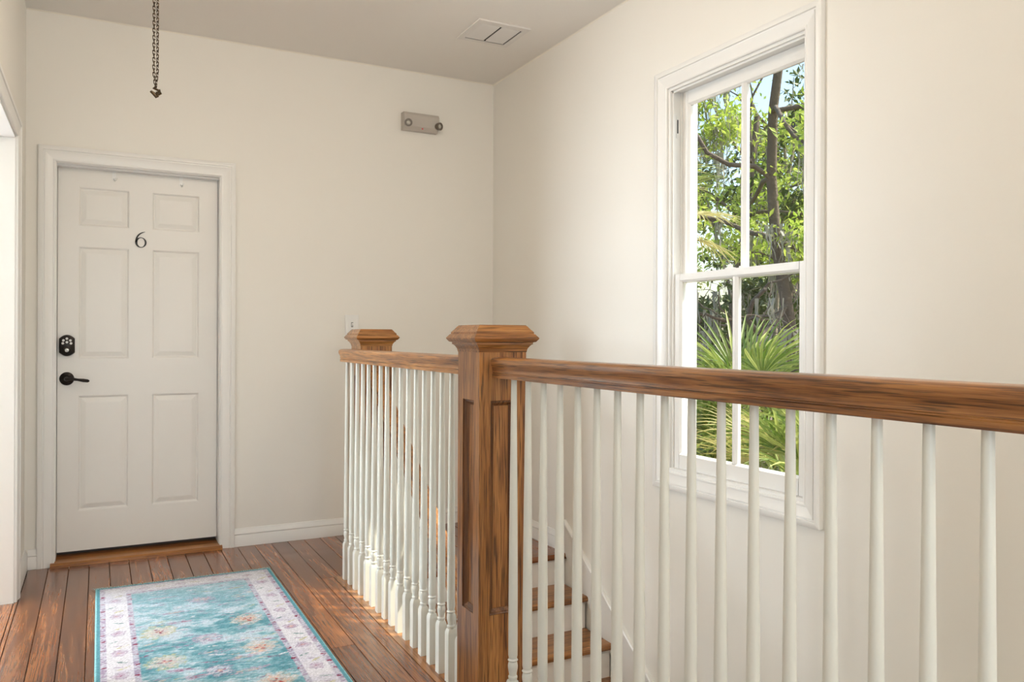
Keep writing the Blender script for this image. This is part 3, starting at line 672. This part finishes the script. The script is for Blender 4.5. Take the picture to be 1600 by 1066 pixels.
    for d0, d1 in ((0.017, 0.038), (0.122, 0.144)):
        mk = ((eb > d0) & (eb < d1)) * 1.0
        blend(mk, c(192, 190, 202), 0.9); blend(mk * (n10 > 0.55), LIL, 0.7)
    for a in (0.0275, W_ - 0.0275, 0.133, W_ - 0.133):
        b = 0.15
        while b < L_ - .1:
            leafm(a + rr_.uniform(-.003, .003), b, .011, .007, rr_.uniform(-.2, .2), MAR, .95); b += rr_.choice([.07, .1, .1, .17])
    blend((eb < 0.017) * 1.0, c(96, 150, 162), 1.0); blend((eb < 0.006) * 1.0, LB, 1.0)
    # wear: streaks across the rug and a pale far end
    wear = np.clip((noise(.16, .018, 11) * .6 + noise(.05, .008, 12) * .4 - .56) * 4, 0, 1)
    blend(wear * (eb > .017), CREAM, 0.25); blend(np.clip((noise(.03, .02, 31) * .5 + noise(.012, .008, 32) * .5 - .5) * 5, 0, 1) * (eb > .144), c(178, 190, 206), 0.4); blend(far * (eb > .017) * (0.3 + 0.7 * noise(.08, .03, 13)), c(204, 208, 216), 0.45)
    C[:] *= (0.90 + 0.2 * spk)[..., None]
    C = np.clip(C, 0, 1) ** 2.2
    Z = 0.0075 + 0.0005 * spk - 0.003 * (eb < 0.004)
    verts = np.stack([X, Y, Z], -1).reshape(-1, 3)
    i = np.arange(nx_ * ny_).reshape(ny_, nx_)
    faces = np.stack([i[:-1, :-1], i[:-1, 1:], i[1:, 1:], i[1:, :-1]], -1).reshape(-1, 4)
    # skirt down to the floor
    rim = np.concatenate([i[0, :], i[1:, -1], i[-1, -2::-1], i[-2:0:-1, 0]]); nb = len(verts)
    low = verts[rim].copy(); low[:, 2] = 0.0012; verts = np.concatenate([verts, low]); nr = len(rim); q = np.arange(nr)
    skf = np.stack([rim, nb + q, nb + (q + 1) % nr, rim[(q + 1) % nr]], -1)
    me = bpy.data.meshes.new('pile'); me.from_pydata(verts.tolist(), [], np.concatenate([faces, skf]).tolist())
    ca_ = me.color_attributes.new('print', 'FLOAT_COLOR', 'POINT')
    cc = np.ones((len(verts), 4)); cc[:nx_ * ny_, :3] = C.reshape(-1, 3); cc[nx_ * ny_:, :3] = C.reshape(-1, 3)[rim]
    ca_.data.foreach_set('color', cc.ravel().astype(np.float32))
    m_ = bpy.data.materials.new('woven_print'); m_.use_nodes = True; n = m_.node_tree; b_ = n.nodes['Principled BSDF']; b_.inputs['Roughness'].default_value = 0.95; b_.inputs['Specular IOR Level'].default_value = 0.1
    at = n.nodes.new('ShaderNodeVertexColor'); at.layer_name = 'print'; n.links.new(at.outputs[0], b_.inputs['Base Color'])
    me.materials.append(m_); link('pile', me, t)
    # fringe at the far end corners and along it
    fr = MB(); r2 = random.Random(9)
    for k in range(150):
        x_ = W_ * k / 149 + r2.uniform(-.002, .002); l_ = r2.uniform(.010, .020) + (0.014 if k < 14 or k > 143 else 0)
        dx = r2.uniform(-.006, .006) - (0.012 if k < 8 else 0)
        fr.tube([(x_, L_ - 0.002, 0.006), (x_ + dx * .5, L_ + l_ * .6, 0.007), (x_ + dx, L_ + l_, 0.0025)], [0.0014, 0.0012, 0.0006], 4)
    fo = fr.build('fringe', mat('fringe_yarn', (0.36, 0.55, 0.56), 0.9), t); fo['kind'] = 'stuff'
build_rug()

# ------------------------------------------------------------------ outdoors
ZG = ZLOW - 0.45
def ray(px_, py_):
    a, r = R(27.3255), R(0.2292); U, V = px_ - 800, py_ - 527.55
    u = U * math.cos(r) + V * math.sin(r); v = -U * math.sin(r) + V * math.cos(r); la = u / 1249.08
    return Vector((la * math.cos(a) + math.sin(a), math.cos(a) - la * math.sin(a), -v / 1249.08))
def at(px_, py_, depth): return Vector((0, 0, H)) + ray(px_, py_) * depth
gm = MB(); gn = 24; gr = random.Random(4)
for j in range(gn + 1):
    for i in range(gn + 1):
        gm.v.append((XW + TW + 0.05 + 60 * i / gn, -20 + 80 * j / gn, ZG + (gr.uniform(-.08, .08) if i > 2 else 0)))
for j in range(gn):
    for i in range(gn): gm.f.append([j * (gn + 1) + i, j * (gn + 1) + i + 1, (j + 1) * (gn + 1) + i + 1, (j + 1) * (gn + 1) + i])
struct(gm.build('ground', GROUND, None, 60))

def fan_mesh(seed, mt, nb=26, Rr=0.62, spread=R(220)):
    rr_ = random.Random(seed); mb = MB()
    for k in range(nb):
        a = -spread / 2 + spread * (k + .5) / nb + rr_.uniform(-.03, .03); L = Rr * (0.82 + 0.18 * math.cos(a * .8)) * rr_.uniform(.9, 1.08)
        d = Vector((math.sin(a), math.cos(a), 0)); s_ = Vector((d.y, -d.x, 0)); droop = rr_.uniform(.10, .34)
        i = len(mb.v); prof = [(0.0, .004), (.25, .011), (.5, .013), (.75, .009), (.92, .004), (1.0, .0006)]
        for f_, w_ in prof:
            c = d * (L * f_) + Vector((0, 0, .05 * math.sin(f_ * 2.2) - droop * L * f_ ** 2.6 + (0.02 if k % 2 else 0) * f_))
            fold = w_ * 0.55
            mb.v += [tuple(c - s_ * w_ + Vector((0, 0, fold))), tuple(c), tuple(c + s_ * w_ + Vector((0, 0, fold)))]
        for q in range(len(prof) - 1):
            mb.f += [[i + 3 * q, i + 3 * q + 1, i + 3 * q + 4, i + 3 * q + 3], [i + 3 * q + 1, i + 3 * q + 2, i + 3 * q + 5, i + 3 * q + 4]]
    return mb.mesh('fan_blade', mt)
FANS = [fan_mesh(s, PALM) for s in (1, 2, 3)] + [fan_mesh(4, PALMO)]
PETM = mat('petiole', (0.30, 0.36, 0.10), 0.5)
def palm(label, pos, hgt, nf, seed, size=1.0, dry=0.15, up=0.2):
    rr_ = random.Random(seed)
    t = thing('palmetto', label, 'palm', (pos[0], pos[1], ZG))
    cz = pos[2] - ZG
    tr = MB(); n = 14; pts = [(0.05 * math.sin(k * .5 + seed), 0.05 * math.cos(k * .4), cz * k / n) for k in range(n + 1)]
    tr.tube(pts, [0.15 + 0.03 * (k % 2) for k in range(n + 1)], 10); tr.build('trunk', BARK, t, 60)
    for k in range(nf):
        az = 2.4 * k + rr_.uniform(-.3, .3); el = R(80) * (1 - (k + .5) / nf * (1.25 - up)) ; pl_ = rr_.uniform(.45, .8) * size
        d = Vector((math.cos(az) * math.cos(el), math.sin(az) * math.cos(el), math.sin(el)))
        o0 = Vector(pts[-1]); tip = o0 + d * pl_ + Vector((0, 0, -.06 * math.cos(el)))
        pe = MB().tube([o0, o0 + d * pl_ * .5 + Vector((0, 0, .03)), tip], [.016, .011, .008], 6).build('petiole', PETM, t, 60)
        fb = link('fan_leaf', rr_.choice(FANS[:3]) if rr_.random() > dry else FANS[3], t)
        q = d.to_track_quat('Y', 'Z').to_euler(); fb.location = tip; fb.rotation_euler = (q.x - rr_.uniform(0.1, .5), q.y + rr_.uniform(-.5, .5), q.z); s_ = size * rr_.uniform(.85, 1.15); fb.scale = (s_, s_, s_)
palm('fan palm with stiff upright fronds beside the sunlit outer jamb', at(1105, 720, 7.0), 0, 18, 11, .80, .05, .85)
palm('fan palm spreading wide bright fronds behind the lower sash', at(1165, 690, 5.8), 0, 18, 12, .78, .1, .6)
palm('low fan palm with arching fronds just above the window sill', at(1235, 800, 4.9), 0, 18, 13, .75, .2, .5)
palm('low shaggy fan palm under the palm with stiff upright fronds', at(1085, 810, 5.4), 0, 18, 14, .75, .25, .5)
palm('tall fan palm with drooping yellowish fronds at the window jamb', at(1000, 350, 10.0), 0, 26, 15, 1.0, .6, -.35)

def leaf_blob(mb, c, r, n, size, rr_, flat=0.7):
    for _ in range(n):
        p = Vector((rr_.gauss(0, 1), rr_.gauss(0, 1), rr_.gauss(0, flat))) * r * .55 + c
        nrm = Vector((rr_.gauss(0, 1), rr_.gauss(0, 1), rr_.gauss(.5, 1))).normalized(); u = nrm.orthogonal().normalized(); u.rotate(Matrix.Rotation(rr_.uniform(0, 6.28), 3, nrm)); v = nrm.cross(u)
        s_ = size * rr_.uniform(.6, 1.25); i = len(mb.v)
        mb.v += [tuple(p - u * s_), tuple(p + v * s_ * .42 + nrm * s_ * .12), tuple(p + u * s_), tuple(p - v * s_ * .42 + nrm * s_ * .12)]; mb.f.append([i, i + 1, i + 2, i + 3])
def grow(mb, p, d, L, r, depth, rr_, tips, bend=.25, kids=3):
    pts, rad = [p], [r]; n = 6
    for k in range(n):
        d = (d + Vector((rr_.gauss(0, bend), rr_.gauss(0, bend), rr_.gauss(0.03, bend)))).normalized(); p = p + d * (L / n); pts.append(p); rad.append(r * (1 - .5 * (k + 1) / n))
        if depth > 0 and k >= 2 and rr_.random() < .75:
            nd = (d + Vector((rr_.gauss(0, .8), rr_.gauss(0, .8), rr_.gauss(.1, .6)))).normalized(); grow(mb, p, nd, L * rr_.uniform(.5, .75), rad[-1] * .65, depth - 1, rr_, tips, bend, kids)
        if depth <= 1: tips.append(p.copy())
    mb.tube(pts, rad, 7 if r > .04 else 5)
def tree(name, label, base, lean, hgt, r, seed, crown, leafm_, size, per, dens=1.0, moss=0, bark=BARK, group=None, depth=3, zmin=-9.0):
    rr_ = random.Random(seed); t = thing(name, label, 'tree', (base[0], base[1], ZG), 0, group)
    mb = MB(); tips = []
    p = Vector((0, 0, -.1)); pts, rad = [p], [r * 1.3]; n = 9; d = Vector(lean).normalized()
    for k in range(n):
        d = (d + Vector((rr_.gauss(0, .09), rr_.gauss(0, .09), .12))).normalized(); p = p + d * hgt / n; pts.append(p); rad.append(r * (1 - .55 * (k + 1) / n))
        if k >= 3 and depth > 0:
            for _ in range(2): grow(mb, p, Vector((rr_.gauss(0, 1), rr_.gauss(0, 1), rr_.gauss(.25, .4))).normalized(), crown * rr_.uniform(.6, 1.1), rad[-1] * .55, depth - 1, rr_, tips)
    mb.tube(pts, rad, 10); mb.build('trunk', bark, t, 60)
    lf = MB()
    for q in tips + pts[-3:]:
        if q.z + ZG < zmin: continue
        if rr_.random() < dens: leaf_blob(lf, q, crown * .16, per, size, rr_)
    if lf.f: f_ = lf.build('foliage', leafm_, t); f_['kind'] = 'stuff'
    if moss:
        ms = MB()
        for _ in range(moss):
            q = rr_.choice(tips); L = rr_.uniform(.3, 1.1)
            for s_ in range(9):
                a = rr_.uniform(0, 3.14); w_ = rr_.uniform(.008, .03); dx = Vector((math.cos(a), math.sin(a), 0)); o = q + Vector((rr_.gauss(0, .08), rr_.gauss(0, .08), 0)); i = len(ms.v); l_ = L * rr_.uniform(.5, 1)
                for k in range(5):
                    c = o + Vector((rr_.gauss(0, .025), rr_.gauss(0, .025), -l_ * k / 4)); ww = w_ * (1 - .8 * k / 4); ms.v += [tuple(c - dx * ww), tuple(c + dx * ww)]
                for k in range(4): ms.f.append([i + 2 * k, i + 2 * k + 1, i + 2 * k + 3, i + 2 * k + 2])
        o = ms.build('moss', MOSS, t); o['kind'] = 'stuff'
    return t
def gb(px_, depth): q = at(px_, 527, depth); return (q.x, q.y)
tree('oak_tree', 'moss hung oak with the thickest dark trunk behind the upper sash', gb(1285, 14), (-.02, .05, 1), 9.5, .15, 35, 2.3, LEAF, .075, 17, .5, 120, zmin=2.3)
tree('oak_tree', 'slender moss hung oak with bright leaves behind the upper sash', gb(1128, 15), (.0, .0, 1), 9.0, .12, 36, 2.1, LEAF, .075, 17, .55, 120, zmin=2.3)
tree('oak_tree', 'bright young oak between two moss hung oaks', gb(1196, 19), (.0, .0, 1), 8.0, .08, 37, 2.2, LEAF, .075, 15, .5, 10, zmin=2.4)
for k, (px_, dp, hh, rr0, s) in enumerate(((1100, 19, 8, .09, 41), (1203, 16, 9, .06, 42), (1213, 17, 9, .07, 43), (1236, 18, 9, .09, 44), (1160, 22, 9, .10, 45), (1065, 24, 9, .12, 46), (1290, 22, 9, .12, 47), (1225, 25, 9, .14, 48))):
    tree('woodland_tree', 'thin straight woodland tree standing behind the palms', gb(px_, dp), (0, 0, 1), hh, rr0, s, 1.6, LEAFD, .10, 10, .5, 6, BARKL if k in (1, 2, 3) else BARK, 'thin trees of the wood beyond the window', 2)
for k, (px_, dp, s) in enumerate(((985, 25, 61), (1100, 27, 62), (1212, 24.5, 63), (1330, 27, 64))):
    rr_ = random.Random(s); q = gb(px_, dp); t = thing('thicket_shrub', 'dense dark thicket shrub behind the woodland trunks', 'shrub', (q[0], q[1], ZG), 0, 'dark shrubs of the thicket')
    sb = MB()
    for j in range(5): sb.tube([(0, 0, -.05), (rr_.gauss(0, .3), rr_.gauss(0, .3), 1.6), (rr_.gauss(0, .8), rr_.gauss(0, .8), 3.6)], [.05, .035, .012], 6)
    sb.build('stems', BARK, t, 60)
    lf = MB()
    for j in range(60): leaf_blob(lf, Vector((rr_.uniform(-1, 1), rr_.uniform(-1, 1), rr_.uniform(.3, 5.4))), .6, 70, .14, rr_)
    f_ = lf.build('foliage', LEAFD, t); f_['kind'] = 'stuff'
